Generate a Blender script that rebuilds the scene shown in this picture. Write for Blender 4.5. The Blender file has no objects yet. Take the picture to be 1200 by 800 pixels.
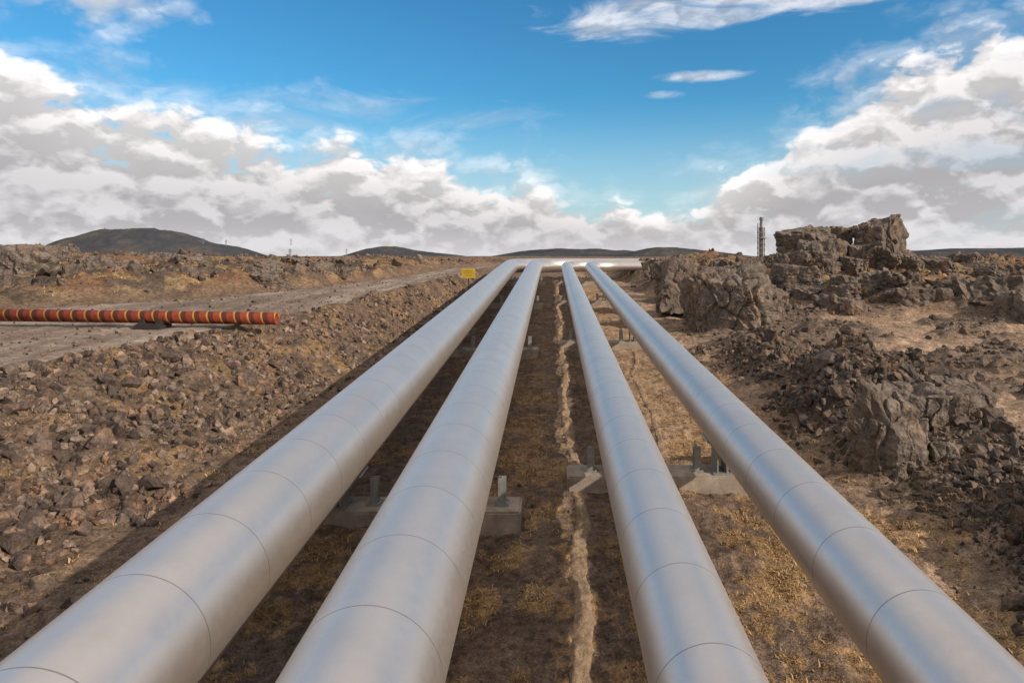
import bpy, bmesh, math, random
import numpy as np
from mathutils import Vector, noise as mn, Matrix
random.seed(7); rng=np.random.default_rng(11)
scene=bpy.context.scene
col=scene.collection
S=0.0475; CAMZ=3.85

# ---------------- numpy noise ----------------
perm=rng.permutation(512).astype(np.int64); perm=np.concatenate([perm,perm])
gang=rng.uniform(0,2*np.pi,512); GX=np.cos(gang); GY=np.sin(gang)
def perlin(x,y,seed=0):
    xi=np.floor(x).astype(np.int64); yi=np.floor(y).astype(np.int64)
    xf=x-xi; yf=y-yi
    u=xf*xf*xf*(xf*(xf*6-15)+10); v=yf*yf*yf*(yf*(yf*6-15)+10)
    def h(a,b): return perm[(perm[(a+seed*37)&511]+b)&511]
    def g(a,b,dx,dy):
        k=h(a,b); return GX[k]*dx+GY[k]*dy
    n00=g(xi,yi,xf,yf); n10=g(xi+1,yi,xf-1,yf); n01=g(xi,yi+1,xf,yf-1); n11=g(xi+1,yi+1,xf-1,yf-1)
    return (n00*(1-u)+n10*u)*(1-v)+(n01*(1-u)+n11*u)*v
def fbm(x,y,o=4,seed=0,gain=.5):
    t=0;a=1;f=1
    for i in range(o):
        t=t+a*perlin(x*f+i*13.1,y*f-i*7.7,seed+i); a*=gain; f*=2.03
    return t*1.4
def ridged(x,y,o=4,seed=0):
    t=0;a=1;f=1
    for i in range(o):
        t=t+a*(1-2*np.abs(perlin(x*f+i*3.3,y*f+i*9.1,seed+i))); a*=.5; f*=2.07
    return t/1.9
ox=rng.uniform(0,1,512); oy=rng.uniform(0,1,512); oh=rng.uniform(0,1,512)
def worley(x,y,seed=0):
    xi=np.floor(x).astype(np.int64); yi=np.floor(y).astype(np.int64)
    d1=np.full(x.shape,9.);d2=np.full(x.shape,9.);hh=np.zeros(x.shape)
    for a in(-1,0,1):
        for b in(-1,0,1):
            k=perm[(perm[(xi+a+seed*17)&511]+yi+b)&511]
            d=np.hypot(xi+a+ox[k]-x, yi+b+oy[k]-y)
            c=d<d1
            d2=np.where(c,d1,np.minimum(d2,d)); hh=np.where(c,oh[k],hh); d1=np.where(c,d,d1)
    return d1,d2,hh
def sst(t):
    t=np.clip(t,0,1); return t*t*(3-2*t)
def interp(x,a,b): return np.interp(x,a,b)

# ---------------- terrain ----------------
def edge_top(y): return interp(y,[-20,0,8,12,17,21,31,45,80],[-14,-13,-11,-9.7,-8.1,-7.1,-5.9,-5.2,-5.2])
def edge_bot(y): return interp(y,[-20,12,20,31,45,80],[-5.35,-5.3,-5.0,-4.4,-4.0,-4.0])
def road_left(y): return interp(y,[5,16,18,20.5,24,28,36,45,80],[-42,-42,-26,-17,-12.6,-10.3,-8.7,-8.0,-8.2])
def base(y):
    y=np.maximum(y,-20.)
    return S*(y-3*np.logaddexp(0,(y-46)/3))
def smooth_z(x,y):
    z=base(y)
    xb=edge_bot(y); xe=edge_top(y)
    tl=sst((xb-x)/(xb-xe)*.9)
    z=z+interp(y,[0,25,45,80],[1.25,1.25,.8,.5])*tl
    z=z+.45*sst((x-4.6)/6)*interp(y,[0,40,60],[1,1,.3])
    z=z-.06*np.exp(-((x-3.4)/.7)**2)
    return z
def masks(x,y):
    gl=interp(x,[-60,-26,-17,-12.6,-10.3,-8.7,-8.0],[16.5,18,20.5,24.5,29,37,48])
    mL=sst((y-gl)/3)*sst((-7.8-x)/2.0)
    gr=interp(x,[4.5,5.5,7,10,15,30],[40,31,30,27,23,19])
    mR=sst((y-gr)/4)*sst((x-4.8)/1.8)
    mF=sst((y-62)/15)
    cx=interp(y,[0,5,8,11.5,15,19,24],[5.8,5.7,5.8,6.1,6.2,5.8,5.7])+.3*np.sin(y*.9)
    hm=interp(y,[0,4,7,9,11.5,14,17,19,21.5,24],[.22,.25,.3,.42,.62,.66,.55,.4,.15,0])
    sg=interp(y,[0,9,14,24],[1.1,1.25,1.6,1.5])
    mound=np.exp(-((x-cx)/sg)**2)*hm*(.55+.9*sst(.5+fbm(x*.45,y*.45,2,77)))
    xb=edge_bot(y); xe=edge_top(y)
    t=(xb-x)/(xb-xe)
    mE=sst((t+.1)/.3)*(1-sst((t-.95)/.12))*(1-sst((y-50)/10))
    mRoad=sst((edge_top(y)-.1-x)/.5)*sst((x-road_left(y))/.6)*sst((y-5)/1)*(1-sst((y-76)/3))
    return mL,mR,mF,mound,mE,mRoad
def height(x,y,full=True):
    z=smooth_z(x,y)
    mL,mR,mF,mound,mE,mRoad=masks(x,y)
    dist=np.hypot(x,y)
    lod=1/(1+(dist/160)**2)
    n1=fbm(x*.13,y*.13,3,3); n2=ridged(x*.55,y*.55,4,5)
    d1,d2,hh=worley(x*.8+.4*perlin(x*1.3,y*1.3,8),y*.8+.4*perlin(x*1.3,y*1.3,9),2)
    e1,e2,h2=worley(x*2.6+.3*perlin(x*4,y*4,4),y*2.6,6)
    blocks=(hh-.3)*sst((d2-d1)*3)*.5+(h2-.3)*sst((e2-e1)*3)*.22
    lava=.75+n1*.75+n2*.28+blocks*.9
    tallL=.35*sst((-x-19)/3)
    farfall=interp(dist,[0,45,90,400,6000],[1,1,.75,.5,.5])
    z=z+mL*(lava*.55+tallL-.05)*farfall
    ridge=.75*np.exp(-((x-13.6)/3.6)**2-((y-33)/4.5)**2)+.9*np.exp(-((x-11.)/2.6)**2-((y-50)/6)**2)
    z=z+mR*(lava*.8+.05+ridge+.15*sst((x-15)/4))*farfall*interp(y,[0,60,120],[1,1,.7])
    z=z+np.maximum(mF-np.maximum(mL,mR),0)*(lava*.5)*farfall
    z=z+mound*(1+.5*n2+blocks*.9)
    quiet=1-mRoad
    other=(1-np.clip(mL+mR,0,1))*quiet
    z=z+other*lod*(.09*fbm(x*.5,y*.5,3,20)+.05*fbm(x*2.2,y*2.2,3,24)+.03*ridged(x*5,y*5,3,28)-.02)
    rr=other*sst((x-4.5)/1.5)*sst((fbm(x*.4,y*.4,2,101)+.1)/.4)
    z=z+rr*(.10+.16*n2*.5+blocks*.3)
    z=z+mE*.08*fbm(x*1.5,y*1.5,3,31)+mE*blocks*.14
    z=z-mRoad*.07
    return z
def mesh_np(name,v,f,k,smooth=False):
    me=bpy.data.meshes.new(name)
    v=np.asarray(v,dtype=np.float32); f=np.asarray(f,dtype=np.int32)
    me.vertices.add(len(v)); me.vertices.foreach_set('co',v.ravel())
    me.loops.add(f.size); me.loops.foreach_set('vertex_index',f.ravel())
    me.polygons.add(len(f)); me.polygons.foreach_set('loop_start',np.arange(0,f.size,k,dtype=np.int32))
    try: me.polygons.foreach_set('loop_total',np.full(len(f),k,dtype=np.int32))
    except Exception: pass
    me.polygons.foreach_set('use_smooth',np.full(len(f),smooth))
    me.update(calc_edges=True); me.validate()
    return me
def add(name,me,mat=None,label=None,cat=None,kind=None,group=None,parent=None,loc=None):
    o=bpy.data.objects.new(name,me); col.objects.link(o)
    if mat is not None and me is not None and len(me.materials)==0: me.materials.append(mat)
    if label:o['label']=label
    if cat:o['category']=cat
    if kind:o['kind']=kind
    if group:o['group']=group
    if parent is not None:o.parent=parent
    if loc is not None:o.location=loc
    return o
def grid_faces(nr,nc,wrap=False):
    i=np.arange(nr-1)[:,None]; j=np.arange(nc if wrap else nc-1)[None,:]
    j2=(j+1)%nc
    a=i*nc+j;b=i*nc+j2;c=(i+1)*nc+j2;d=(i+1)*nc+j
    return np.stack([a+0*b,b,c,d],-1).reshape(-1,4)

# ---------------- material helpers ----------------
class NT:
    def __init__(s,nt): s.nt=nt; s.n=nt.nodes; s.l=nt.links
    def node(s,t,**k):
        n=s.n.new(t)
        for a,b in k.items(): setattr(n,a,b)
        return n
    def put(s,inp,v):
        if isinstance(v,bpy.types.NodeSocket): s.l.new(v,inp)
        elif v is not None:
            if inp.type=='RGBA' and len(v)==3: v=(*v,1)
            inp.default_value=v
    def m(s,op,a,b=None,c=None,clamp=False):
        n=s.node('ShaderNodeMath',operation=op,use_clamp=clamp)
        s.put(n.inputs[0],a)
        if b is not None:s.put(n.inputs[1],b)
        if c is not None:s.put(n.inputs[2],c)
        return n.outputs[0]
    def mix(s,f,a,b,bt='MIX'):
        n=s.node('ShaderNodeMix',data_type='RGBA',blend_type=bt)
        s.put(n.inputs[0],f); s.put(n.inputs[6],a); s.put(n.inputs[7],b); return n.outputs[2]
    def noise(s,vec,scale,detail=4,rough=.5,dist=0,dim=None):
        n=s.node('ShaderNodeTexNoise')
        if dim: n.noise_dimensions=dim
        s.put(n.inputs['Vector'],vec)
        n.inputs['Scale'].default_value=scale;n.inputs['Detail'].default_value=detail
        n.inputs['Roughness'].default_value=rough;n.inputs['Distortion'].default_value=dist
        return n.outputs[0]
    def ramp(s,f,pts):
        n=s.node('ShaderNodeValToRGB'); s.put(n.inputs[0],f); e=n.color_ramp.elements
        while len(e)<len(pts): e.new(.5)
        for q,(p,c) in zip(e,pts): q.position=p; q.color=(*c,1) if len(c)==3 else c
        return n.outputs[0]
    def rng(s,f,a,b,c=0.,d=1.,sm=False):
        n=s.node('ShaderNodeMapRange'); 
        if sm:n.interpolation_type='SMOOTHSTEP'
        s.put(n.inputs[0],f)
        for i,v in enumerate((a,b,c,d)): s.put(n.inputs[i+1],v)
        return n.outputs[0]
    def bump(s,h,strength,dist,normal=None):
        n=s.node('ShaderNodeBump'); n.inputs['Strength'].default_value=strength; n.inputs['Distance'].default_value=dist
        s.put(n.inputs['Height'],h)
        if normal: s.put(n.inputs['Normal'],normal)
        return n.outputs[0]
def newmat(name,rough=.9,metal=0.,spec=.2):
    m=bpy.data.materials.new(name); m.use_nodes=True
    t=NT(m.node_tree); b=t.n['Principled BSDF']
    b.inputs['Roughness'].default_value=rough; b.inputs['Metallic'].default_value=metal
    b.inputs['Specular IOR Level'].default_value=spec
    return m,t,b
def pos(t): return t.node('ShaderNodeNewGeometry').outputs['Position']

# ground
MG,t,b=newmat('ground_soil',.95,0,.1)
P=pos(t); att=t.node('ShaderNodeAttribute',attribute_name='tone').outputs['Color']
n1=t.noise(P,9,5,.65); n2=t.noise(P,45,3,.6); n3=t.noise(P,2.2,3,.6)
k=t.m('MULTIPLY',t.rng(n1,.3,.7,.45,1.55),t.rng(n2,.3,.7,.5,1.5))
k=t.m('MULTIPLY',k,t.rng(n3,.3,.7,.7,1.3))
cc=t.node('ShaderNodeCombineColor'); 
for i in range(3): t.put(cc.inputs[i],k)
c=t.mix(1.,att,cc.outputs[0],'MULTIPLY')
t.put(b.inputs['Base Color'],c)
h=t.m('ADD',t.m('MULTIPLY',n1,.7),t.m('MULTIPLY',n2,.35))
t.put(b.inputs['Normal'],t.bump(h,.9,.06))
# rock materials
def rockmat(name,c1,c2,c3,bs=1.,sc=1.):
    m,t,b=newmat(name,.9,0,.15)
    g=t.node('ShaderNodeNewGeometry'); P=g.outputs['Position']
    r=g.outputs['Random Per Island']
    n=t.noise(P,7*sc,6,.65); n2=t.noise(P,30*sc,4,.7); n3=t.noise(P,2.5*sc,3,.6,.6)
    c=t.ramp(r,[(0,c1),(.5,c2),(1,c3)])
    c=t.mix(t.m('MULTIPLY',t.rng(n3,.5,.68),.7),c,(c3[0]*1.15,c3[1]*.92,c3[2]*.74))
    k=t.m('MULTIPLY',t.rng(n,.3,.7,.45,1.55),t.rng(n2,.3,.7,.6,1.4))
    cc=t.node('ShaderNodeCombineColor')
    for i in range(3): t.put(cc.inputs[i],k)
    t.put(b.inputs['Base Color'],t.mix(1.,c,cc.outputs[0],'MULTIPLY'))
    t.put(b.inputs['Normal'],t.bump(t.m('ADD',n,t.m('MULTIPLY',n2,.5)),.8,.05*bs))
    return m
MR_L=rockmat('embankment_rock',(.046,.035,.031),(.105,.077,.064),(.25,.186,.145))
MR_D=rockmat('dark_lava_rock',(.040,.034,.031),(.085,.068,.058),(.18,.137,.108))
MR_B=rockmat('boulder_basalt',(.10,.083,.072),(.13,.106,.09),(.165,.132,.108),1.8,.6)
# ---------------- ground mesh ----------------
th=np.concatenate([np.linspace(-math.pi,-.95,70,endpoint=False),np.linspace(-.95,.85,1250),np.linspace(.85,math.pi,70)[1:-1]])
r=np.concatenate([np.geomspace(.4,4,24,endpoint=False),np.geomspace(4,65,470,endpoint=False),np.geomspace(65,8000,170)])
R,T=np.meshgrid(r,th,indexing='ij')
X=R*np.sin(T); Y=R*np.cos(T)
Z=height(X,Y)
mL,mR,mF,mound,mE,mRoad=masks(X,Y)
def C(*c): return np.array(c)
def lerp(a,b,t): return a*(1-t[...,None])+b*t[...,None]
dark=C(.125,.09,.069); ochre=C(.40,.25,.118); sand=C(.31,.215,.15); brown=C(.15,.103,.072)
c=np.zeros(X.shape+(3,))+brown
nA=fbm(X*.9,Y*.9,4,40); nB=fbm(X*.35,Y*.35,3,44); nC=fbm(X*3,Y*3,3,47); nD=fbm(X*.4,Y*.4,2,101); nE=fbm(X*8,Y*8,2,49)
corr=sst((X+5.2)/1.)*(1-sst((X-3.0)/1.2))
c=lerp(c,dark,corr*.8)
och=sst((nA+.06+.55*nC+.3*nE)/.4)*interp(Y,[0,6,12,20],[.95,.85,.5,.25])
c=lerp(c,ochre*.8,corr*och*.8)
side=sst((X-3.0)/1.2)
c=lerp(c,sand,side*(.5+.5*sst(nB+.5)))
c=lerp(c,ochre,side*sst((nA+.08+.55*nC+.3*nE)/.4)*interp(Y,[0,8,14,22],[.7,.6,.25,.1])*(1-sst((X-5)/1)))
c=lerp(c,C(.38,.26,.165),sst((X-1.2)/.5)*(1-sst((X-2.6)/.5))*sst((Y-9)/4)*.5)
c=lerp(c,C(.10,.078,.065),side*sst((X-4)/1)*sst((nD+.1+.3*nA)/.35)*.75)
c=lerp(c,C(.11,.078,.058),mE*.95)
c=lerp(c,ochre*.6,mE*sst((nA-.12)/.2)*.5)
c=lerp(c,C(.072,.057,.048),np.clip(mound*2.6,0,1)*.9)
lav=np.clip(np.maximum(np.maximum(mL,mR),mF),0,1)
lc=lerp(np.zeros(X.shape+(3,))+C(.076,.058,.047),C(.19,.103,.06),sst((nB+.2)/.35)*.8)
lc=lerp(lc,C(.32,.225,.112),sst((nA-.1)/.2)*.5)
c=lerp(c,lc,lav)
c=lerp(c,C(.19,.14,.108),mRoad*1.)
c=np.clip(c,0.01,1)
V=np.stack([X,Y,Z],-1).reshape(-1,3)
me=mesh_np('ground',V,grid_faces(len(r),len(th),True)[:, ::-1],4,True)
ca=me.color_attributes.new('tone','FLOAT_COLOR','POINT')
ca.data.foreach_set('color',np.concatenate([c.reshape(-1,3),np.ones((V.shape[0],1))],1).astype(np.float32).ravel())
add('ground',me,MG,kind='structure')
# road
MRd,t,b=newmat('gravel_road',.95,0,.1)
P=pos(t); mp=t.node('ShaderNodeMapping'); t.put(mp.inputs[0],P); mp.inputs['Scale'].default_value=(1,.22,1); mp.inputs['Rotation'].default_value=(0,0,math.radians(-12))
n1=t.noise(mp.outputs[0],1.1,5,.65); n2=t.noise(P,26,5,.7); n3=t.noise(P,5,4,.65)
c_=t.ramp(n1,[(.35,(.155,.115,.09)),(.5,(.235,.182,.148)),(.65,(.34,.275,.228))])
k=t.m('MULTIPLY',t.rng(n2,.3,.7,.55,1.45),t.rng(n3,.3,.7,.65,1.35))
cc=t.node('ShaderNodeCombineColor')
for i in range(3): t.put(cc.inputs[i],k)
t.put(b.inputs['Base Color'],t.mix(1.,c_,cc.outputs[0],'MULTIPLY'))
t.put(b.inputs['Normal'],t.bump(t.m('ADD',n2,n3),.9,.06))
ys=np.linspace(5.5,78,400); us=np.linspace(0,1,160)
YY,UU=np.meshgrid(ys,us,indexing='ij')
xr=edge_top(YY)-.1+.25*perlin(YY*.8,YY*0+.5,3); xl=road_left(YY)+.3+.3*perlin(YY*.5,YY*0+7.5,5)
XX=xr+(xl-xr)*UU**1.5
ed=np.minimum(sst(np.abs(XX-xr)/.5),sst(np.abs(XX-xl)/.5))
ZZ=smooth_z(XX,YY)+.02*fbm(XX*1.2,YY*.5,4,60)+.015*fbm(XX*4,YY*4,2,63)-.09*(1-ed)+.005
me=mesh_np('gravel_road',np.stack([XX,YY,ZZ],-1).reshape(-1,3),grid_faces(400,160),4,True)
add('gravel_road',me,MRd,kind='structure')

# ---------------- pipes ----------------
SEG=.98
def cladmat(name,colr,rough):
    MP,t,b=newmat(name,rough,.88,.5)
    P=pos(t); sx=t.node('ShaderNodeSeparateXYZ'); t.put(sx.inputs[0],P)
    n=t.noise(P,1.7,4,.6); n2=t.noise(P,14,4,.6)
    k=t.m('MULTIPLY',t.rng(n,.3,.7,.94,1.05),t.rng(n2,.3,.75,1.02,.96))
    cc=t.node('ShaderNodeCombineColor')
    for i in range(3): t.put(cc.inputs[i],k)
    t.put(b.inputs['Base Color'],t.mix(1.,colr,cc.outputs[0],'MULTIPLY'))
    t.put(b.inputs['Roughness'],t.rng(n2,.3,.7,rough-.03,rough+.05))
    t.put(b.inputs['Normal'],t.bump(n,.07,.03))
    return MP
MP=cladmat('aluminium_cladding',(.655,.60,.56),.39)
MS=cladmat('cladding_joint',(.34,.305,.28),.5)
def pipe_z(y):
    return .95+S*(y-2.*np.logaddexp(0,(y-47)/2.))
def pipe(xc,r0,rb,ybend,xend,label):
    L1=ybend+6; La=rb*math.pi/2
    tot=L1+La+(xend-xc-rb)
    def P(s):
        if s<L1: y=-6+s; return xc,y,0.
        if s<L1+La:
            a=(s-L1)/rb; return xc+rb*(1-math.cos(a)),ybend+rb*math.sin(a),a
        return xc+rb+(s-L1-La),ybend+rb,math.pi/2
    rings=[];ofs=(xc*.37)%SEG
    s=0
    while s<tot-1.2:
        sj=s+ofs
        for q in (.3,.6,.85): rings.append((sj-SEG+q*SEG,0,0))
        rings+= [(sj-.05,0,0),(sj-.011,0,1),(sj,0,1),(sj+.05,0,0)]
        s+=SEG
    rings=[q for q in rings if q[0]>=0]
    n=72; an=np.linspace(0,2*np.pi,n,endpoint=False)
    V=[];M=[]
    for s,dr,mi in rings:
        x,y,a=P(s); z=float(pipe_z(y))
        side=np.array([math.cos(a),-math.sin(a),0]); up=np.array([0,-S if y<45 else 0,1.])
        rr=r0+dr
        V.append(np.array([x,y,z])+rr*(np.cos(an)[:,None]*side+np.sin(an)[:,None]*up)); M.append(mi)
    V=np.concatenate(V)
    f=grid_faces(len(rings),n,True)
    me=mesh_np('pipeline',V,f,4,True)
    me.materials.append(MP); me.materials.append(MS)
    mi=np.repeat(np.array([1 if (M[i] and M[i+1]) else 0 for i in range(len(M)-1)],dtype=np.int32),n)
    me.polygons.foreach_set('material_index',mi)
    bm=bmesh.new(); bm.from_mesh(me); bm.verts.ensure_lookup_table()
    bm.faces.new(bm.verts[:n]); bm.faces.new(bm.verts[-n:][::-1])
    bmesh.ops.recalc_face_normals(bm,faces=bm.faces)
    bm.to_mesh(me); bm.free()
    add('pipeline',me,None,label=label,cat='pipeline',group='parallel steam pipelines')
pipe(-2.85,.50,5.2,47.2,11.5,'wide silver aluminium clad steam pipeline on concrete supports')
pipe(-1.18,.49,4.2,46.6,11.5,'wide silver aluminium clad steam pipeline on concrete supports')
pipe(.975,.36,2.7,46.2,11.5,'narrower silver aluminium clad steam pipeline on concrete supports')
pipe(2.55,.37,1.9,45.6,11.5,'narrower silver aluminium clad steam pipeline on concrete supports')

# ---------------- supports ----------------
MC,t,b=newmat('concrete',.9,0,.2)
P=pos(t); n=t.noise(P,3,6,.7); n2=t.noise(P,40,4,.6)
t.put(b.inputs['Base Color'],t.ramp(t.m('ADD',t.m('MULTIPLY',n,.8),t.m('MULTIPLY',n2,.2)),[(.35,(.18,.145,.118)),(.62,(.38,.32,.27))]))
t.put(b.inputs['Normal'],t.bump(n2,.5,.01))
MSt,t,b=newmat('galvanised_steel',.55,.4,.4)
n=t.noise(pos(t),12,4,.6); t.put(b.inputs['Base Color'],t.ramp(n,[(.3,(.20,.205,.20)),(.7,(.33,.33,.32))]))
def box(bm,c,s,bev=0):
    r_=bmesh.ops.create_cube(bm,size=1); vs=r_['verts']
    bmesh.ops.scale(bm,verts=vs,vec=s); bmesh.ops.translate(bm,verts=vs,vec=c)
    if bev:
        es=list({e for v in vs for e in v.link_edges}); bmesh.ops.bevel(bm,geom=es,offset=bev,segments=2,affect='EDGES')
def bmobj(name,fn,mat,parent=None,**k):
    bm=bmesh.new(); fn(bm); me=bpy.data.meshes.new(name); bm.to_mesh(me); bm.free()
    return add(name,me,mat,parent=parent,**k)
def support(x0,x1,y,pipes,label):
    zg=float(S*y)
    e=add('pipe_support',None,label=label,cat='pipe support',group='concrete and steel supports under the pipelines',loc=(0,y,zg))
    def base_(bm):
        box(bm,((x0+x1)/2,0,.0),(x1-x0,.6,.40),.025)
    bmobj('concrete_base',base_,MC,e)
    top=.20
    for xc,r0 in pipes:
        def sad(bm):
            n=14; w=.2
            ring=[]
            for j in range(n+1):
                a=math.radians(-140+100*j/n)
                for rr in (r0+.006,r0+.03):
                    for yy in(-w,w):
                        ring.append(bm.verts.new((xc+rr*math.cos(a),yy,.95+rr*math.sin(a)+S*yy)))
            for j in range(n):
                A=ring[4*j:4*j+4];B=ring[4*j+4:4*j+8]
                for q in((0,1),(1,3),(3,2),(2,0)): bm.faces.new((A[q[0]],A[q[1]],B[q[1]],B[q[0]]))
            bm.faces.new((ring[0],ring[1],ring[3],ring[2])); R_=ring[-4:]; bm.faces.new((R_[0],R_[2],R_[3],R_[1]))
            zt=.95-r0-.02
            box(bm,(xc,0,(top+zt)/2+.01),(.03,.36,zt-top))
            box(bm,(xc-.14,0,(top+zt)/2+.02),(.02,.36,zt-top+.02)); box(bm,(xc+.14,0,(top+zt)/2+.02),(.02,.36,zt-top+.02))
            box(bm,(xc,0,top+.012),(.42,.46,.02))
            bmesh.ops.recalc_face_normals(bm,faces=bm.faces)
        bmobj('saddle',sad,MSt,e)
        for sg in(-1,1):
            def br(bm):
                px=xc+sg*(r0+.04); hh=.33
                box(bm,(px,0,top+.012),(.17,.2,.022))
                box(bm,(px,-.045,top+hh/2+.02),(.10,.012,hh)); box(bm,(px,.045,top+hh/2+.02),(.10,.012,hh)); box(bm,(px,0,top+hh/2+.02),(.012,.076,hh))
                for a in(-.065,.065):
                    for c in (-.075,.075): box(bm,(px+a,c,top+.03),(.02,.02,.015))
            bmobj('guide_post',br,MSt,e)
for y in(8.9,20.,31.2,42.3): support(-3.45,-.40,y,[(-2.85,.5),(-1.18,.49)],'concrete sleeper with steel saddles carrying two wide pipes')
for y in(10.1,21.2,32.3,43): support(.22,3.0,y,[(.975,.36),(2.55,.37)],'concrete sleeper with steel saddles carrying two narrower pipes')

# wavy strips modelling the sunlit gap and shadow edge between the pipes
MRi,t,b=newmat('light_shade_tone',.95,0,.1)
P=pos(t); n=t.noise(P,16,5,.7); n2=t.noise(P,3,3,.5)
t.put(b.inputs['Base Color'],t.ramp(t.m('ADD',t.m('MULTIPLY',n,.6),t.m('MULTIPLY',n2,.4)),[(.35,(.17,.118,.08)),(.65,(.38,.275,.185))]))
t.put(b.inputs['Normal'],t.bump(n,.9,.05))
def lit_strip_x(y): return .31+.06*np.sin(y*.75+.6)+.13*perlin(y*.55,y*0+.3,2)+.03*perlin(y*2.2,y*0+.3,4)
def shade_edge_x(y): return 1.62+.06*(y-8)+.08*np.sin(y*.9+2)+.13*perlin(y*.6,y*0+4.3,2)
def mk_strip(fx,y0,y1,ww,hh):
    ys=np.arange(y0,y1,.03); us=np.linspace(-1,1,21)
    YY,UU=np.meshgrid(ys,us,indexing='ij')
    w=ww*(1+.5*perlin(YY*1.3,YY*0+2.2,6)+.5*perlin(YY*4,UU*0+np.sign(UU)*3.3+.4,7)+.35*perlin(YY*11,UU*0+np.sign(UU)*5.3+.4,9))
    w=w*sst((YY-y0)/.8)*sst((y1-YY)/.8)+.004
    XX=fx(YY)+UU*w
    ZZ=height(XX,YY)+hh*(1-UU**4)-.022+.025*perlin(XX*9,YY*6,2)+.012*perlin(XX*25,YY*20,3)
    me=mesh_np('light_shade_strip',np.stack([XX,YY,ZZ],-1).reshape(-1,3),grid_faces(len(ys),21)[:, ::-1],4,True)
    add('light_shade_strip',me,MRi,kind='structure')
mk_strip(lit_strip_x,3,44,.10,.05)  # pale strip standing in for sunlit ground between two pipe shadows
mk_strip(shade_edge_x,6,26,.06,.04)  # strip shaped along the edge of the fourth pipe's shadow

# ---------------- rocks ----------------
kinds=[]
for i in range(14):
    bm=bmesh.new()
    npt=rng.integers(11,18); sq=rng.uniform(.5,1,3)
    for p in rng.normal(size=(npt,3)):
        p=p/np.linalg.norm(p)*rng.uniform(.75,1.1); p=np.sign(p)*np.abs(p)**.8
        bm.verts.new(p*sq*.5)
    res=bmesh.ops.convex_hull(bm,input=bm.verts)
    bmesh.ops.delete(bm,geom=[v for v in bm.verts if not v.link_faces],context='VERTS')
    bmesh.ops.triangulate(bm,faces=bm.faces)
    bmesh.ops.recalc_face_normals(bm,faces=bm.faces)
    bm.verts.index_update()
    kinds.append((np.array([v.co[:] for v in bm.verts]),np.array([[v.index for v in f.verts] for f in bm.faces])))
    bm.free()
def rotm(a,b,c):
    ca,sa,cb,sb,cc,sc=np.cos(a),np.sin(a),np.cos(b),np.sin(b),np.cos(c),np.sin(c)
    Rz=np.zeros((len(a),3,3));Rx=Rz.copy();Ry=Rz.copy()
    Rz[:,0,0]=ca;Rz[:,0,1]=-sa;Rz[:,1,0]=sa;Rz[:,1,1]=ca;Rz[:,2,2]=1
    Rx[:,1,1]=cb;Rx[:,1,2]=-sb;Rx[:,2,1]=sb;Rx[:,2,2]=cb;Rx[:,0,0]=1
    Ry[:,0,0]=cc;Ry[:,0,2]=sc;Ry[:,2,0]=-sc;Ry[:,2,2]=cc;Ry[:,1,1]=1
    return Rz@Rx@Ry
def scatter(n,x0,x1,y0,y1,prob,smin,smax,power,sink=.2,logy=True):
    xs=rng.uniform(x0,x1,n)
    ys=np.exp(rng.uniform(math.log(y0),math.log(y1),n)) if logy else rng.uniform(y0,y1,n)
    keep=rng.uniform(0,1,n)<prob(xs,ys)
    xs=xs[keep];ys=ys[keep]
    s=smin*(smax/smin)**(rng.uniform(0,1,len(xs))**power)
    z=height(xs,ys)
    return np.stack([xs,ys,z+s*(.5-sink-.25),s],1)
def build_rocks(A,name,mat,n_ind,labels,group,ind_kind='lava_rock'):
    A=A.copy(); x,y,z,s=A.T
    px=647+800*x/y; py=300-800*(z-CAMZ)/y
    vis=(px>5)&(px<1195)&(py<795)
    for xc,r0 in((-2.85,.5),(-1.18,.5),(.975,.37),(2.55,.37)):
        dz=CAMZ+S*y-z
        lo=(xc-r0*1.4)/2.9; hi=(xc+r0*1.4)/2.9
        q=x/np.maximum(dz,.1); vis&=~((q>lo)&(q<hi))
    score=np.where(vis,s/y,0); order=np.argsort(-score)
    ind=order[:n_ind]; rest=order[n_ind:]
    if n_ind:
        meshes=[]
        for v,f in kinds:
            m_=mesh_np('lava_rock',v,f,3); m_.materials.append(mat); meshes.append(m_)
    for i in ind:
        o=bpy.data.objects.new(ind_kind,meshes[rng.integers(len(meshes))]); col.objects.link(o)
        o.location=A[i,:3]; o.scale=tuple(A[i,3]*rng.uniform(.85,1.2,3)); o.rotation_euler=tuple(rng.uniform(-.5,.5,2))+(rng.uniform(0,6.28),)
        o['label']=labels; o['category']='rock'; o['group']=group
    Vs=[];Fs=[];off=0
    kk=rng.integers(0,len(kinds),len(rest))
    for q,(v,f) in enumerate(kinds):
        idx=rest[kk==q]
        if len(idx)==0: continue
        Rm=rotm(rng.uniform(0,6.28,len(idx)),rng.uniform(-.9,.9,len(idx)),rng.uniform(-.9,.9,len(idx)))
        sc=A[idx,3][:,None]*rng.uniform(.8,1.2,(len(idx),3))
        vv=np.einsum('nij,nkj->nki',Rm,v[None]*sc[:,None,:])+A[idx,None,:3]
        ff=f[None]+(np.arange(len(idx))*len(v))[:,None,None]+off
        Vs.append(vv.reshape(-1,3));Fs.append(ff.reshape(-1,3));off+=len(idx)*len(v)
    me=mesh_np(name,np.concatenate(Vs),np.concatenate(Fs),3)
    add(name,me,mat,kind='stuff')
pE=lambda x,y: masks(x,y)[4]*(.25+.75*sst(fbm(x*.6,y*.6,2,70)*2+.55))
A1=scatter(76000,-13,-4.2,3.2,46,pE,.035,.32,2.3)
A1b=scatter(440,-10,-5.6,3.2,16,lambda x,y:masks(x,y)[4],.24,.52,1.9)
build_rocks(np.concatenate([A1,A1b]),'rubble',MR_L,150,'angular grey brown lava stone on the rubble embankment','stones on the rubble embankment')
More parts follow.
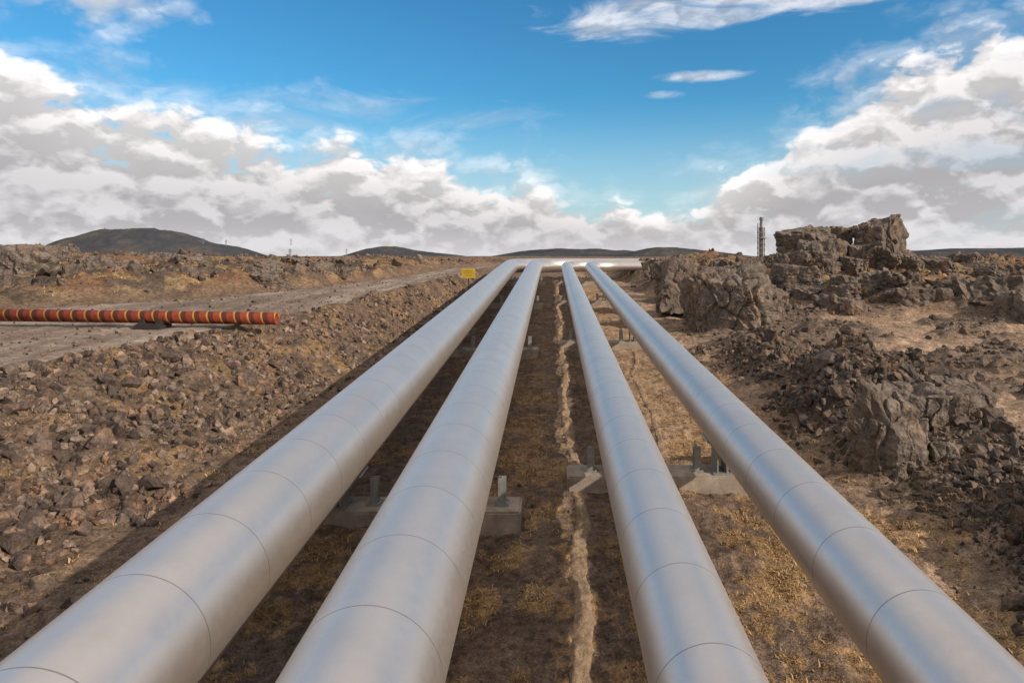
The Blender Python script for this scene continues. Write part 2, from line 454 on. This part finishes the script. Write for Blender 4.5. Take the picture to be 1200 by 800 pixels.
pM=lambda x,y: np.clip(masks(x,y)[3]*3-.25,0,1)
A2=scatter(50000,3.9,10,3.5,27,pM,.035,.3,2.2)
A2c=scatter(800,4.4,9,7,26,lambda x,y:np.clip(masks(x,y)[3]*3-.6,0,1)*(np.hypot(x-5.1,y-9.9)>.8),.22,.65,1.6,.3)
A2d=scatter(14000,4.4,18,7,30,lambda x,y:sst((fbm(x*.4,y*.4,2,101)+.1+.3*fbm(x*.9,y*.9,4,40))/.35)*.6,.05,.42,2.6,.25)
build_rocks(np.concatenate([A2,A2c,A2d]),'rubble',MR_D,130,'dark angular lava stone in a low rubble mound','stones in the lava rubble mound')
pV=lambda x,y:(x<y*.85+1)&(x>-y*.95)&(np.clip(masks(x,y)[0]+masks(x,y)[1],0,1)*(.15+.85*sst(fbm(x*.3,y*.3,2,80)*2+.4))>rng.uniform(0,1,x.shape))
A3=scatter(70000,-70,60,16,90,lambda x,y:pV(x,y)*1.,.08,.9,2.6,.25)
build_rocks(A3,'lava_field_stones',MR_D,100,'rough dark lava block in the mossy lava field','blocks in the lava field')
pG=lambda x,y: sst((x-4.6-.5*perlin(y*.7,x*.7,3))/.5)*(1-sst((y-9)/2))*1.
A4=scatter(16000,4.1,8,4,11,pG,.02,.10,1.7,.1)
pP=lambda x,y: (np.clip(masks(x,y)[0]+masks(x,y)[1],0,1)<.3)*sst(fbm(x*.8,y*.8,3,90)*2+.35)*np.where((x>-3.6)&(x<3.1),.4,.7)
A5=scatter(26000,-16,14,3.5,30,pP,.015,.085,2.4,.1)
pR=lambda x,y: masks(x,y)[5]*(.3+.7*sst(fbm(x*.5,y*.5,2,95)*2+.3))
A6=scatter(26000,-26,-5,8,40,pR,.02,.14,2.6,.0)
A6[:,2]+=.06
build_rocks(np.concatenate([A4]),'gravel',MR_D,0,'','')
build_rocks(np.concatenate([A5,A6]),'gravel',MR_L,0,'','')

# boulders
def icoarr(n):
    ico=bmesh.new(); bmesh.ops.create_icosphere(ico,subdivisions=n,radius=1)
    a=(np.array([v.co[:] for v in ico.verts]),np.array([[v.index for v in f.verts] for f in ico.faces])); ico.free(); return a
ICO={6:icoarr(6),5:icoarr(5)}
def boulder_mesh(seed,dims,lvl=5,rough=1.):
    v,f=ICO[lvl]
    rg=np.random.default_rng(seed)
    N=[]
    a0=rg.uniform(0,1.6)
    for k_ in range(5): N.append((math.cos(a0+k_*1.2566+rg.normal()*.25),math.sin(a0+k_*1.2566+rg.normal()*.25),rg.normal()*.18))
    N.append((rg.normal()*.15,rg.normal()*.15,1)); N.append((0,0,-1))
    for k_ in range(8): N.append(tuple(rg.normal(size=3)))
    N=np.array(N); N/=np.linalg.norm(N,axis=1)[:,None]
    D=np.concatenate([rg.uniform(.68,.9,7),rg.uniform(.8,1.05,8)])
    dt=v@N.T; rad=np.where(dt>.05,D[None]/np.maximum(dt,.05),9)
    rr=rad.min(1)
    o=Vector(rg.uniform(-50,50,3))
    out=np.empty_like(v)
    mx=max(dims)
    tilt=rg.uniform(-.5,.5)
    for i in range(len(v)):
        p=v[i]*rr[i]; q=Vector((p[0]*dims[0],p[1]*dims[1],p[2]*dims[2]))/mx
        qq=q*2.0+o
        n=mn.fractal(qq*1.3,.85,2.1,6)
        w=qq+Vector((mn.noise(qq*1.5),mn.noise(qq*1.5+Vector((7,0,0))),mn.noise(qq*1.5+Vector((0,7,0)))))*.22
        vd,vp=mn.voronoi(Vector((w.x*1.5+w.z*tilt,w.y*1.5,w.z*.8)))
        h=math.sin(vp[0].x*127.1+vp[0].y*311.7+vp[0].z*74.7)*43758.5; h-=math.floor(h)
        crack=min(1,(vd[1]-vd[0])*7)
        vd2,vp2=mn.voronoi(w*4.0)
        h2=math.sin(vp2[0].x*127.1+vp2[0].y*311.7+vp2[0].z*74.7)*43758.5; h2-=math.floor(h2)
        k=.98+rough*(.055*n+.17*(h-.5)*(.3+.7*crack)-.10*(1-crack)+.05*(h2-.5))
        out[i]=(p[0]*k,p[1]*k,p[2]*k)
    out*=np.array(dims)[None]*.5/.8
    return mesh_np('boulder',out,f,3)
BL=[(12.2,33,2.4,5.25,1.5,'flat topped blocky lava boulder perched on the lava ridge'),
(13.9,33.3,1.2,5.2,1.8,'upright split lava boulder on the lava ridge'),
(15.3,32,2.1,5.5,2.3,'tall rounded grey lava boulder crowning the lava ridge'),
(12.3,31,1.9,4.5,2.1,'dark rounded boulder below the flat topped block'),
(10.6,30.5,1.7,4.0,1.7,'craggy lava boulder on the slope of the ridge'),
(6.3,24.6,2.9,3.3,2.6,'large cracked brown lava outcrop beside the pipelines'),
(7.9,25.4,1.5,2.7,1.6,'large cracked brown lava outcrop beside the pipelines'),
(5.5,28.5,1.9,3.45,2.0,'weathered lava outcrop beside the pipelines'),
(5.05,10.2,.9,1.68,1.6,'upright craggy dark boulder at the rubble mound edge'),
(6.4,11.7,1.25,1.6,1.4,'broken craggy boulder on the rubble mound'),
(7.5,12.6,.9,1.5,1.1,'broken craggy boulder on the rubble mound'),
(5.9,10.2,.7,1.1,.9,'low slanted slab in the rubble mound'),
(5.5,9.4,.7,.85,.7,'low slanted slab in the rubble mound'),
(17.0,26.5,3.2,3.1,2.4,'broad lava outcrop with deep cracks on the ridge'),
(14.2,26.5,2.6,2.8,2.0,'broad lava outcrop with deep cracks on the ridge'),
(16.6,23.8,2.0,2.5,2.0,'dark jagged lava outcrop at the ridge foot'),
(12.4,28,1.8,3.0,1.7,'craggy lava boulder on the slope of the ridge'),
(14.2,31,1.8,4.3,1.6,'craggy lava boulder on the slope of the ridge'),
(8.1,29,1.8,3.0,1.6,'craggy lava boulder on the slope of the ridge'),
(10.9,25.6,1.5,2.2,1.2,'low lava boulder at the ridge foot'),
(6.1,35,1.8,3.6,1.8,'weathered lava outcrop beside the pipelines'),
(6.4,40,2.0,3.75,1.9,'weathered lava outcrop on the skyline'),
(-21.6,28,2.2,4.15,1.9,'dark lava boulder on the lava field edge'),
(-19.6,29,1.6,3.75,1.3,'dark lava boulder on the lava field edge'),
(-23.5,30,2.4,4.3,2.0,'dark lava boulder on the lava field edge'),
(-5.9,5.6,.42,.62,.4,'large pale stone at the foot of the embankment'),
(-5.0,5.35,.3,.3,.3,'large pale stone at the foot of the embankment'),
]
for i,(x,y,w,zt,h,lb) in enumerate(BL):
    me=boulder_mesh(700+i,(w,w*random.uniform(.8,1.1),h),6 if (y<13 and w>.7) or i in(5,2) else 5)
    o=add('boulder',me,MR_B,label=lb,cat='boulder',group='lava boulders',loc=(x,y,zt-h*.5))
    o.rotation_euler=(0,0,random.uniform(-.4,.4))
protos=[boulder_mesh(300+i,(1,.9,.75),5,1.1) for i in range(8)]
for m_ in protos:m_.materials.append(MR_B)
cnt=0
while cnt<80:
    if random.random()<.7: x,y=random.uniform(7,26),random.uniform(22,42)
    else: x,y=random.uniform(-36,-10),random.uniform(20,50)
    if abs(x/y)>.8: continue
    mm=masks(np.array([x]),np.array([y]))
    if max(mm[0][0],mm[1][0])<.3 : continue
    s=random.uniform(.6,1.6); z=float(height(np.array([x]),np.array([y]))[0])
    o=bpy.data.objects.new('boulder',protos[cnt%8]); col.objects.link(o)
    o.location=(x,y,z+s*.03); o.scale=(s*random.uniform(.9,1.4),s,s*random.uniform(.7,1)); o.rotation_euler=(random.uniform(-.2,.2),random.uniform(-.2,.2),random.uniform(0,6.28))
    o['label']='jagged lava boulder in the lava field'; o['category']='boulder'; o['group']='lava boulders'
    cnt+=1

# ---------------- dry grass / moss ----------------
MGr,t,b=newmat('dry_grass',.9,0,.1)
g=t.node('ShaderNodeNewGeometry'); 
t.put(b.inputs['Base Color'],t.ramp(t.m('ADD',t.m('MULTIPLY',g.outputs['Random Per Island'],.5),t.m('MULTIPLY',t.noise(g.outputs['Position'],1.4,3,.5),.5)),[(.2,(.15,.09,.045)),(.5,(.34,.215,.105)),(.8,(.56,.41,.24))]))
def tufts(n,x0,x1,y0,y1,prob,hmin,hmax,nb=12):
    xs=rng.uniform(x0,x1,n);ys=np.exp(rng.uniform(math.log(y0),math.log(y1),n))
    k=(rng.uniform(0,1,n)<prob(xs,ys))&(np.abs(xs-lit_strip_x(ys))>.3)&((np.abs(xs-shade_edge_x(ys))>.15)|(ys<7)); xs=xs[k];ys=ys[k];n=len(xs)
    z=height(xs,ys)-.01; H=rng.uniform(hmin,hmax,n)
    a=rng.uniform(0,6.28,(n,nb)); lean=rng.uniform(.6,2.2,(n,nb)); hh=H[:,None]*rng.uniform(.4,1.1,(n,nb)); w=hh*.08+.0015
    bx=xs[:,None]+H[:,None]*rng.normal(0,.7,(n,nb)); by=ys[:,None]+H[:,None]*rng.normal(0,.7,(n,nb)); bz=np.broadcast_to(z[:,None],(n,nb))
    dx=np.cos(a);dy=np.sin(a)
    def pt(u,side):
        o=hh*lean*u*u*.7
        return np.stack([bx+dx*o-dy*w*side,by+dy*o+dx*w*side,bz+hh*u*(1-.3*u*lean)],-1)
    P_=np.stack([pt(0,1),pt(0,-1),pt(.55,-.8),pt(.55,.8),pt(1,.15),pt(1,-.15)],-2).reshape(-1,3)
    m=n*nb; o=np.arange(m)[:,None]*6
    F=np.concatenate([o+np.array([0,1,2,3]),o+np.array([3,2,5,4])])
    return P_,F
nz=lambda x,y: fbm(x*.9,y*.9,4,40)+.55*fbm(x*3,y*3,3,47)+.3*fbm(x*8,y*8,2,49)
parts=[tufts(10000,2.6,5.4,3.8,20,lambda x,y:sst((nz(x,y)+.02)/.35)*.9*(1-np.clip(masks(x,y)[3]*4,0,1)),.02,.08),
 tufts(12000,-.9,2.6,3.8,16,lambda x,y:sst((nz(x,y)+.0)/.35)*.9,.02,.07),
 tufts(9000,-5.2,-.9,3.8,14,lambda x,y:sst((nz(x,y)+.0)/.35)*.8,.02,.07),
 tufts(3000,-11,-4.6,3.8,30,lambda x,y:sst((nz(x,y)-.2)/.2),.03,.08),
 tufts(20000,-45,-7.5,20,60,lambda x,y:masks(x,y)[0]*sst((nz(x,y)-.08)/.2),.06,.16,8),
 tufts(8000,5,25,14,45,lambda x,y:sst((nz(x,y)-.15)/.2)*.8,.04,.10,8)]
off=0;Vs=[];Fs=[]
for p,f in parts: Vs.append(p);Fs.append(f+off);off+=len(p)
me=mesh_np('dry_grass',np.concatenate(Vs),np.concatenate(Fs),4)
add('dry_grass',me,MGr,kind='stuff')

# ---------------- red banded barrier pipe ----------------
MRed,t,b=newmat('red_paint_yellow_bands',.75,0,.2)
tc=t.node('ShaderNodeTexCoord'); sx=t.node('ShaderNodeSeparateXYZ'); t.put(sx.inputs[0],tc.outputs['Object'])
ph=t.m('FRACT',t.m('DIVIDE',t.m('ADD',sx.outputs[0],t.m('MULTIPLY',sx.outputs[2],.3)),.34))
st=t.m('LESS_THAN',ph,.12); dk=t.m('MULTIPLY',t.m('LESS_THAN',ph,.5),.85)
n=t.noise(tc.outputs['Object'],7,5,.7)
red=t.ramp(n,[(.35,(.14,.026,.014)),(.65,(.235,.048,.024))]); yel=t.ramp(n,[(.35,(.26,.13,.025)),(.6,(.38,.215,.05))])
red=t.mix(dk,red,(.055,.018,.013))
t.put(b.inputs['Base Color'],t.mix(st,red,yel))
def hollow(bm,r,rin,x0,x1,n=40):
    rings=[]
    for rr,x in((r,x0),(r,x1-.01),(r-.008,x1),(rin,x1),(rin,x1-1.2)):
        rings.append([bm.verts.new((x,rr*math.cos(2*math.pi*j/n),rr*math.sin(2*math.pi*j/n))) for j in range(n)])
    for A,B in zip(rings,rings[1:]):
        for j in range(n):
            f=bm.faces.new((A[j],A[(j+1)%n],B[(j+1)%n],B[j])); f.smooth=True
    bm.faces.new(rings[0]); bm.faces.new(rings[-1])
    bmesh.ops.recalc_face_normals(bm,faces=bm.faces)
zr=float(smooth_z(np.array([-11.]),np.array([17.]))[0])
e=add('road_barrier',None,label='red pipe barrier with yellow bands resting on blocks on gravel',cat='barrier',loc=(-6.85,17,zr))
p=bmobj('barrier_pipe',lambda bm:hollow(bm,.155,.13,-11,0),MRed,e); p.location=(0,0,.24); 
e.rotation_euler=(0,math.radians(.6),math.radians(-1))
def blk(bm):
    box(bm,(0,-.02,-.01),(.62,.6,.2),.03); box(bm,(-.22,0,.13),(.14,.4,.14),.01); box(bm,(.22,0,.13),(.14,.4,.14),.01)
MBk,t,b=newmat('dark_block',.9); b.inputs['Base Color'].default_value=(.035,.03,.028,1)
for xx in(-3.1,-8.6):
    q=bmobj('rest_block',blk,MBk,e); q.location=(xx,0,.0)

# ---------------- yellow sign ----------------
MY,t,b=newmat('yellow_paint',.6,0,.3); t.put(b.inputs['Base Color'],t.ramp(t.noise(pos(t),6,3,.5),[(.3,(.36,.25,.02)),(.7,(.48,.34,.04))]))
MBl,t,b=newmat('black_paint',.5); b.inputs['Base Color'].default_value=(.05,.04,.02,1)
zs=float(height(np.array([-4.3]),np.array([35.5]))[0])
e=add('road_sign',None,label='small yellow rectangular warning sign on a steel post',cat='sign',loc=(-4.35,35.5,zs+.02))
bmobj('sign_panel',lambda bm:box(bm,(0,0,1.25),(.72,.02,.52),.005),MY,e)
def lines(bm):
    for z_,w_ in((1.37,.42),(1.26,.5),(1.14,.34)): box(bm,(0,-.013,z_),(w_,.004,.02))
bmobj('sign_marking',lines,MBl,e)
bmobj('post',lambda bm:box(bm,(0,.035,.65),(.05,.05,1.6)),MBl,e)

# ---------------- mast ----------------
MSk,t,b=newmat('weathered_steel',.7,.3); t.put(b.inputs['Base Color'],t.ramp(t.noise(pos(t),3,4,.6),[(.3,(.12,.115,.11)),(.7,(.24,.22,.21))]))
def cyl(bm,r1,r2,z0,z1,x=0,y=0,n=20):
    rs=bmesh.ops.create_cone(bm,cap_ends=True,segments=n,radius1=r1,radius2=r2,depth=z1-z0)
    bmesh.ops.translate(bm,verts=rs['verts'],vec=(x,y,(z0+z1)/2))
def strut(bm,a,b_,w=.12):
    a=Vector(a);b_=Vector(b_);d=b_-a
    rs=bmesh.ops.create_cone(bm,cap_ends=True,segments=4,radius1=w,radius2=w,depth=d.length)
    M_=Matrix.Translation((a+b_)/2)@d.to_track_quat('Z','Y').to_matrix().to_4x4()
    bmesh.ops.transform(bm,matrix=M_,verts=rs['verts'])
e=add('steam_stack',None,label='slim grey steel stack in a lattice frame behind the lava',cat='mast',loc=(27.7,90.5,2.0))
def stk(bm):
    cyl(bm,.24,.24,0,5.6); cyl(bm,.17,.17,5.5,7.0,.03); cyl(bm,.26,.26,6.6,6.9,.03)
bmobj('shaft',stk,MSk,e)
def lat(bm):
    w=.36
    for a in(-1,1):
        for c_ in(-1,1): strut(bm,(a*w,c_*w,0),(a*w,c_*w,6.2 if a<0 else 5.5),.045)
    for i in range(8):
        z0=i*.7;z1=z0+.7
        for s_ in(-1,1):
            strut(bm,(-w,s_*w,z0),(w,s_*w,z1),.03); strut(bm,(s_*w,-w,z1),(s_*w,w,z0),.03); strut(bm,(-w,s_*w,z1),(w,s_*w,z1),.035)
bmobj('lattice_frame',lat,MSk,e)
bmobj('platform',lambda bm:box(bm,(.1,0,4.2),(1.0,.95,.08)),MSk,e)

# ---------------- hills ----------------
MH,t,b=newmat('hill_soil_haze',1,0,0)
P=pos(t); n=t.noise(P,.012,6,.65); n2=t.noise(P,.08,5,.6)
t.put(b.inputs['Base Color'],t.ramp(t.m('ADD',t.m('MULTIPLY',n,.6),t.m('MULTIPLY',n2,.4)),[(.38,(.04,.046,.058)),(.52,(.062,.062,.068)),(.64,(.11,.095,.078))]))  # soil tones with bluish distance haze put into the colour
def hill(pxc,pyt,hw,Yd,seed,prof=None,name='hill'):
    sc=Yd/800; xc=(pxc-647)*sc; W=hw*sc*1.15
    nx,ny=220,70
    u=np.linspace(-1.25,1.25,nx);v=np.linspace(-1,1,ny)
    U,Vv=np.meshgrid(u,v,indexing='xy')
    ph=interp(u*hw*1.15+pxc,[p[0] for p in prof],[p[1] for p in prof]); hz=(300-ph)*sc; hz=np.convolve(np.pad(hz,4,'edge'),np.ones(9)/9,'valid')[None,:]+0*U
    cross=np.cos(Vv*math.pi/2)**1.2
    n=fbm(U*3+seed,Vv*2+seed,5,seed)*.13
    Z=hz*(cross*(1+n))+1.85+ -8*(1-cross)
    Zd=Yd*.12*Vv
    V_=np.stack([xc+U*W,Yd+Zd,Z],-1).reshape(-1,3)
    add(name,mesh_np('hill',V_,grid_faces(ny,nx),4,True),MH,kind='structure')
hill(185,267,135,900,3,prof=[(20,299),(60,291),(90,277),(125,267),(150,265),(175,265),(205,271),(240,280),(275,287),(300,296),(318,300)])
hill(455,290,75,1500,5,prof=[(370,301),(410,298),(430,291),(447,287),(465,288),(490,293),(530,297),(560,301)])
hill(665,291,95,1700,7,prof=[(560,301),(585,298),(610,293),(650,290.5),(700,291),(735,292.5),(760,297),(775,300)])
hill(795,289,75,1300,9,prof=[(715,300),(745,293),(770,288),(790,289),(815,291),(850,295),(880,299)])
hill(1150,292,180,1900,13,prof=[(950,300),(1000,296),(1060,293),(1120,291),(1200,289),(1330,295)])

# pylons
MPy,t,b=newmat('pylon_steel',.6,.5); b.inputs['Base Color'].default_value=(.25,.26,.28,1)
def pyl(bm):
    H=16
    for sx_ in(-1,1):
        for sy in(-1,1): strut(bm,(sx_*1.8,sy*1.8,0),(sx_*.3,sy*.3,H),.14)
    for i in range(5):
        z0=i*3;z1=z0+3; w0=1.8-1.5*z0/H; w1=1.8-1.5*z1/H
        for sy in(-1,1):
            strut(bm,(-w0,sy*w0,z0),(w1,sy*w1,z1),.09); strut(bm,(w0,sy*w0,z0),(-w1,sy*w1,z1),.09)
    for z_,l in((11,4.5),(14,3.4)): strut(bm,(-l,0,z_),(l,0,z_),.16); strut(bm,(-l,0,z_),(0,0,z_+1.3),.09); strut(bm,(l,0,z_),(0,0,z_+1.3),.09)
bm=bmesh.new(); pyl(bm); pm=bpy.data.meshes.new('power_pylon'); bm.to_mesh(pm); bm.free(); pm.materials.append(MPy)
for (x,y,z) in((-590,900,30),(-425,890,14),(-365,950,3),(-330,860,1.5),(-440,1150,22),(-265,880,2),(-450,880,16)):
    o=bpy.data.objects.new('power_pylon',pm); col.objects.link(o); o.location=(x,y,z); o.scale=(.7,.7,.7)
    o['label']='distant lattice power pylon near the hills'; o['category']='pylon'; o['group']='distant power pylons'

# ---------------- sun & world ----------------
el=math.radians(28); az=math.atan2(.87,-.49)
Sd=Vector((math.cos(el)*math.sin(az),math.cos(el)*math.cos(az),math.sin(el)))
L=bpy.data.lights.new('sun','SUN'); L.energy=5.0; L.angle=math.radians(.7); L.color=(1,.87,.71)
lo=bpy.data.objects.new('sun',L); col.objects.link(lo); lo.rotation_euler=Sd.to_track_quat('Z','Y').to_euler(); lo.location=(20,-10,30)
W=bpy.data.worlds.new('World'); scene.world=W; W.use_nodes=True
t=NT(W.node_tree); bg=t.n['Background']; bg.inputs['Strength'].default_value=.12
sky=t.node('ShaderNodeTexSky',sky_type='NISHITA'); sky.sun_disc=False; sky.sun_elevation=el; sky.sun_rotation=az; sky.air_density=1.0; sky.dust_density=.6; sky.ozone_density=2
tc=t.node('ShaderNodeTexCoord'); sp=t.node('ShaderNodeSeparateXYZ'); t.put(sp.inputs[0],tc.outputs['Generated'])
x,y,z=sp.outputs
AZ=t.m('ARCTAN2',x,y); hyp=t.m('SQRT',t.m('ADD',t.m('MULTIPLY',x,x),t.m('MULTIPLY',y,y))); EL=t.m('DIVIDE',z,t.m('MAXIMUM',hyp,.01))
def vec(a,b_,c=0.):
    n=t.node('ShaderNodeCombineXYZ'); t.put(n.inputs[0],a);t.put(n.inputs[1],b_);t.put(n.inputs[2],c); return n.outputs[0]
EL2=t.m('MULTIPLY',EL,1.7)
def cloudn(Pv,det=10):
    w=t.noise(Pv,22,3,.5,0,'2D'); w2=t.m('MULTIPLY',t.m('SUBTRACT',w,.5),.05)
    vb=t.node('ShaderNodeVectorMath',operation='ADD'); t.put(vb.inputs[0],Pv); t.put(vb.inputs[1],vec(w2,w2))
    vo=t.node('ShaderNodeTexVoronoi',feature='F1',voronoi_dimensions='2D'); t.put(vo.inputs['Vector'],vb.outputs[0])
    vo.inputs['Scale'].default_value=16; vo.inputs['Detail'].default_value=2.5; vo.inputs['Roughness'].default_value=.5
    a=t.noise(Pv,7.5,det,.50,.1,'2D')
    d=vo.outputs['Distance']
    return t.m('ADD',a,t.m('MULTIPLY',t.m('SUBTRACT',.42,t.m('MULTIPLY',d,d)),.20))
N1=cloudn(vec(AZ,EL2)); N2=cloudn(vec(t.m('ADD',AZ,.006),t.m('ADD',EL2,.030)),7)
fc=t.node('ShaderNodeFloatCurve'); fu=t.m('DIVIDE',t.m('ADD',AZ,1.6),3.2,clamp=True); t.put(fc.inputs['Value'],fu)
pts=[(-1.6,.25),(-1.0,.24),(-.70,.25),(-.66,.235),(-.60,.205),(-.51,.195),(-.41,.18),(-.30,.168),(-.18,.15),(-.108,.125),(0,.105),(.08,.09),(.15,.065),(.2,.08),(.25,.105),(.307,.145),(.36,.195),(.415,.235),(.515,.28),(.604,.31),(1.0,.3),(1.6,.25)]
cv=fc.mapping.curves[0]
while len(cv.points)<len(pts): cv.points.new(.5,.5)
for p_,(a,b_) in zip(cv.points,pts): p_.location=((a+1.6)/3.2,b_*2); p_.handle_type='VECTOR'
fc.mapping.update()
TT=t.m('MULTIPLY',fc.outputs[0],.5)
dd=t.m('ADD',t.m('MULTIPLY',t.m('SUBTRACT',TT,EL),1.4),t.m('MULTIPLY',t.m('SUBTRACT',N1,.53),.23))
D1=t.rng(dd,-.02,.04,0,1,True)
Nw=t.noise(vec(t.m('MULTIPLY',AZ,.8),t.m('MULTIPLY',EL,3.0)),7,9,.58,.5,'2D')
holes=t.m('MULTIPLY',t.rng(AZ,.25,.35,0,1),t.rng(Nw,.34,.5,.3,0))
D1=t.m('MULTIPLY',D1,t.m('SUBTRACT',1,holes))
veil=t.m('MULTIPLY',t.rng(dd,-.10,.02,0,1,True),t.rng(Nw,.35,.65,.1,.5))
def ell(a0,e0,ra,re,k,nz,op):
    a=t.m('POWER',t.m('ABSOLUTE',t.m('DIVIDE',t.m('SUBTRACT',AZ,a0),ra)),2); b_=t.m('POWER',t.m('ABSOLUTE',t.m('DIVIDE',t.m('SUBTRACT',EL,e0),re)),2)
    e_=t.m('SUBTRACT',1,t.m('ADD',a,b_))
    return t.m('MULTIPLY',t.rng(t.m('ADD',t.m('MULTIPLY',e_,.5),t.m('MULTIPLY',t.m('SUBTRACT',nz,.5),k)),-.2,.9,0,1,True),op)
E1=ell(-.61,.312,.13,.045,1.6,N1,.9); E2=ell(.17,.345,.2,.028,3.,Nw,.65); E3=ell(.235,.257,.065,.008,2.5,Nw,.6); E5=ell(.16,.232,.035,.006,2.5,Nw,.35); E6=ell(.42,.365,.3,.03,3.,Nw,.6); E7=ell(-.3,.2,.22,.03,3,Nw,.3)
D=t.m('MAXIMUM',D1,veil)
for e_ in(E1,E2,E3,E5,E6,E7): D=t.m('MAXIMUM',D,e_)
Nz=t.noise(tc.outputs['Generated'],3,4,.55)
over_fill=t.m('MULTIPLY',t.rng(EL,.45,.8,0,1,True),t.rng(Nz,.3,.5,.8,1))  # added overhead cloud cover out of view, neutral fill for the pipe tops
cosz=t.m('DIVIDE',y,t.m('MAXIMUM',hyp,.01))
back_fill=t.m('MULTIPLY',t.rng(cosz,.55,.2,0,1,True),t.rng(Nz,.35,.55,.6,1))  # added cloud cover beyond the frame and behind camera, as neutral fill light
FILL=t.m('MAXIMUM',over_fill,back_fill)
hrel=t.m('DIVIDE',EL,t.m('MAXIMUM',TT,.05))
basec=t.ramp(hrel,[(0,(.68,.66,.67)),(.15,(.62,.595,.61)),(.38,(.57,.54,.55)),(.62,(.70,.66,.655)),(.85,(.84,.795,.78)),(1,(.89,.85,.83))])
rel=t.m('MULTIPLY',t.m('SUBTRACT',N1,N2),2.3)  # lit and shaded sides of the clouds put into their colour
rl=t.m('ADD',1,rel); rl=t.m('MINIMUM',t.m('MAXIMUM',rl,.80),1.28)
edge=t.rng(dd,.0,.12,1.08,.99)
rl=t.m('MULTIPLY',rl,edge)
cc=t.node('ShaderNodeCombineColor')
for i in range(3): t.put(cc.inputs[i],t.m('MULTIPLY',rl,8.3))
cloud=t.mix(1.,basec,cc.outputs[0],'MULTIPLY')
hs=t.node('ShaderNodeHueSaturation'); hs.inputs['Saturation'].default_value=1.18; hs.inputs['Value'].default_value=.82; t.put(hs.inputs['Color'],sky.outputs[0])
blue=t.mix(1.,hs.outputs[0],(.58,1.24,1.40),'MULTIPLY')
haze=t.rng(EL,0,.24,.75,0,True)
skyc=t.mix(haze,blue,(4.9,5.8,6.4))
fin=t.mix(t.m('MULTIPLY',D,.96),skyc,cloud)
fin=t.mix(t.m('MULTIPLY',FILL,.95),fin,(6.3,6.0,5.8))
low=t.rng(EL,0,.05,.55,0,True)
fin=t.mix(low,fin,(5.8,5.7,5.8))
t.put(bg.inputs['Color'],fin)

# ---------------- camera ----------------
cd=bpy.data.cameras.new('camera'); co=bpy.data.objects.new('camera',cd); col.objects.link(co)
co.location=(0,0,CAMZ); co.rotation_euler=(math.radians(90),0,0)
cd.lens=24; cd.sensor_width=36; cd.shift_x=-47/1200; cd.shift_y=-100/1200; cd.clip_end=20000; cd.clip_start=.05
scene.camera=co
scene.view_settings.view_transform='Standard'; scene.view_settings.look='None'; scene.view_settings.exposure=0
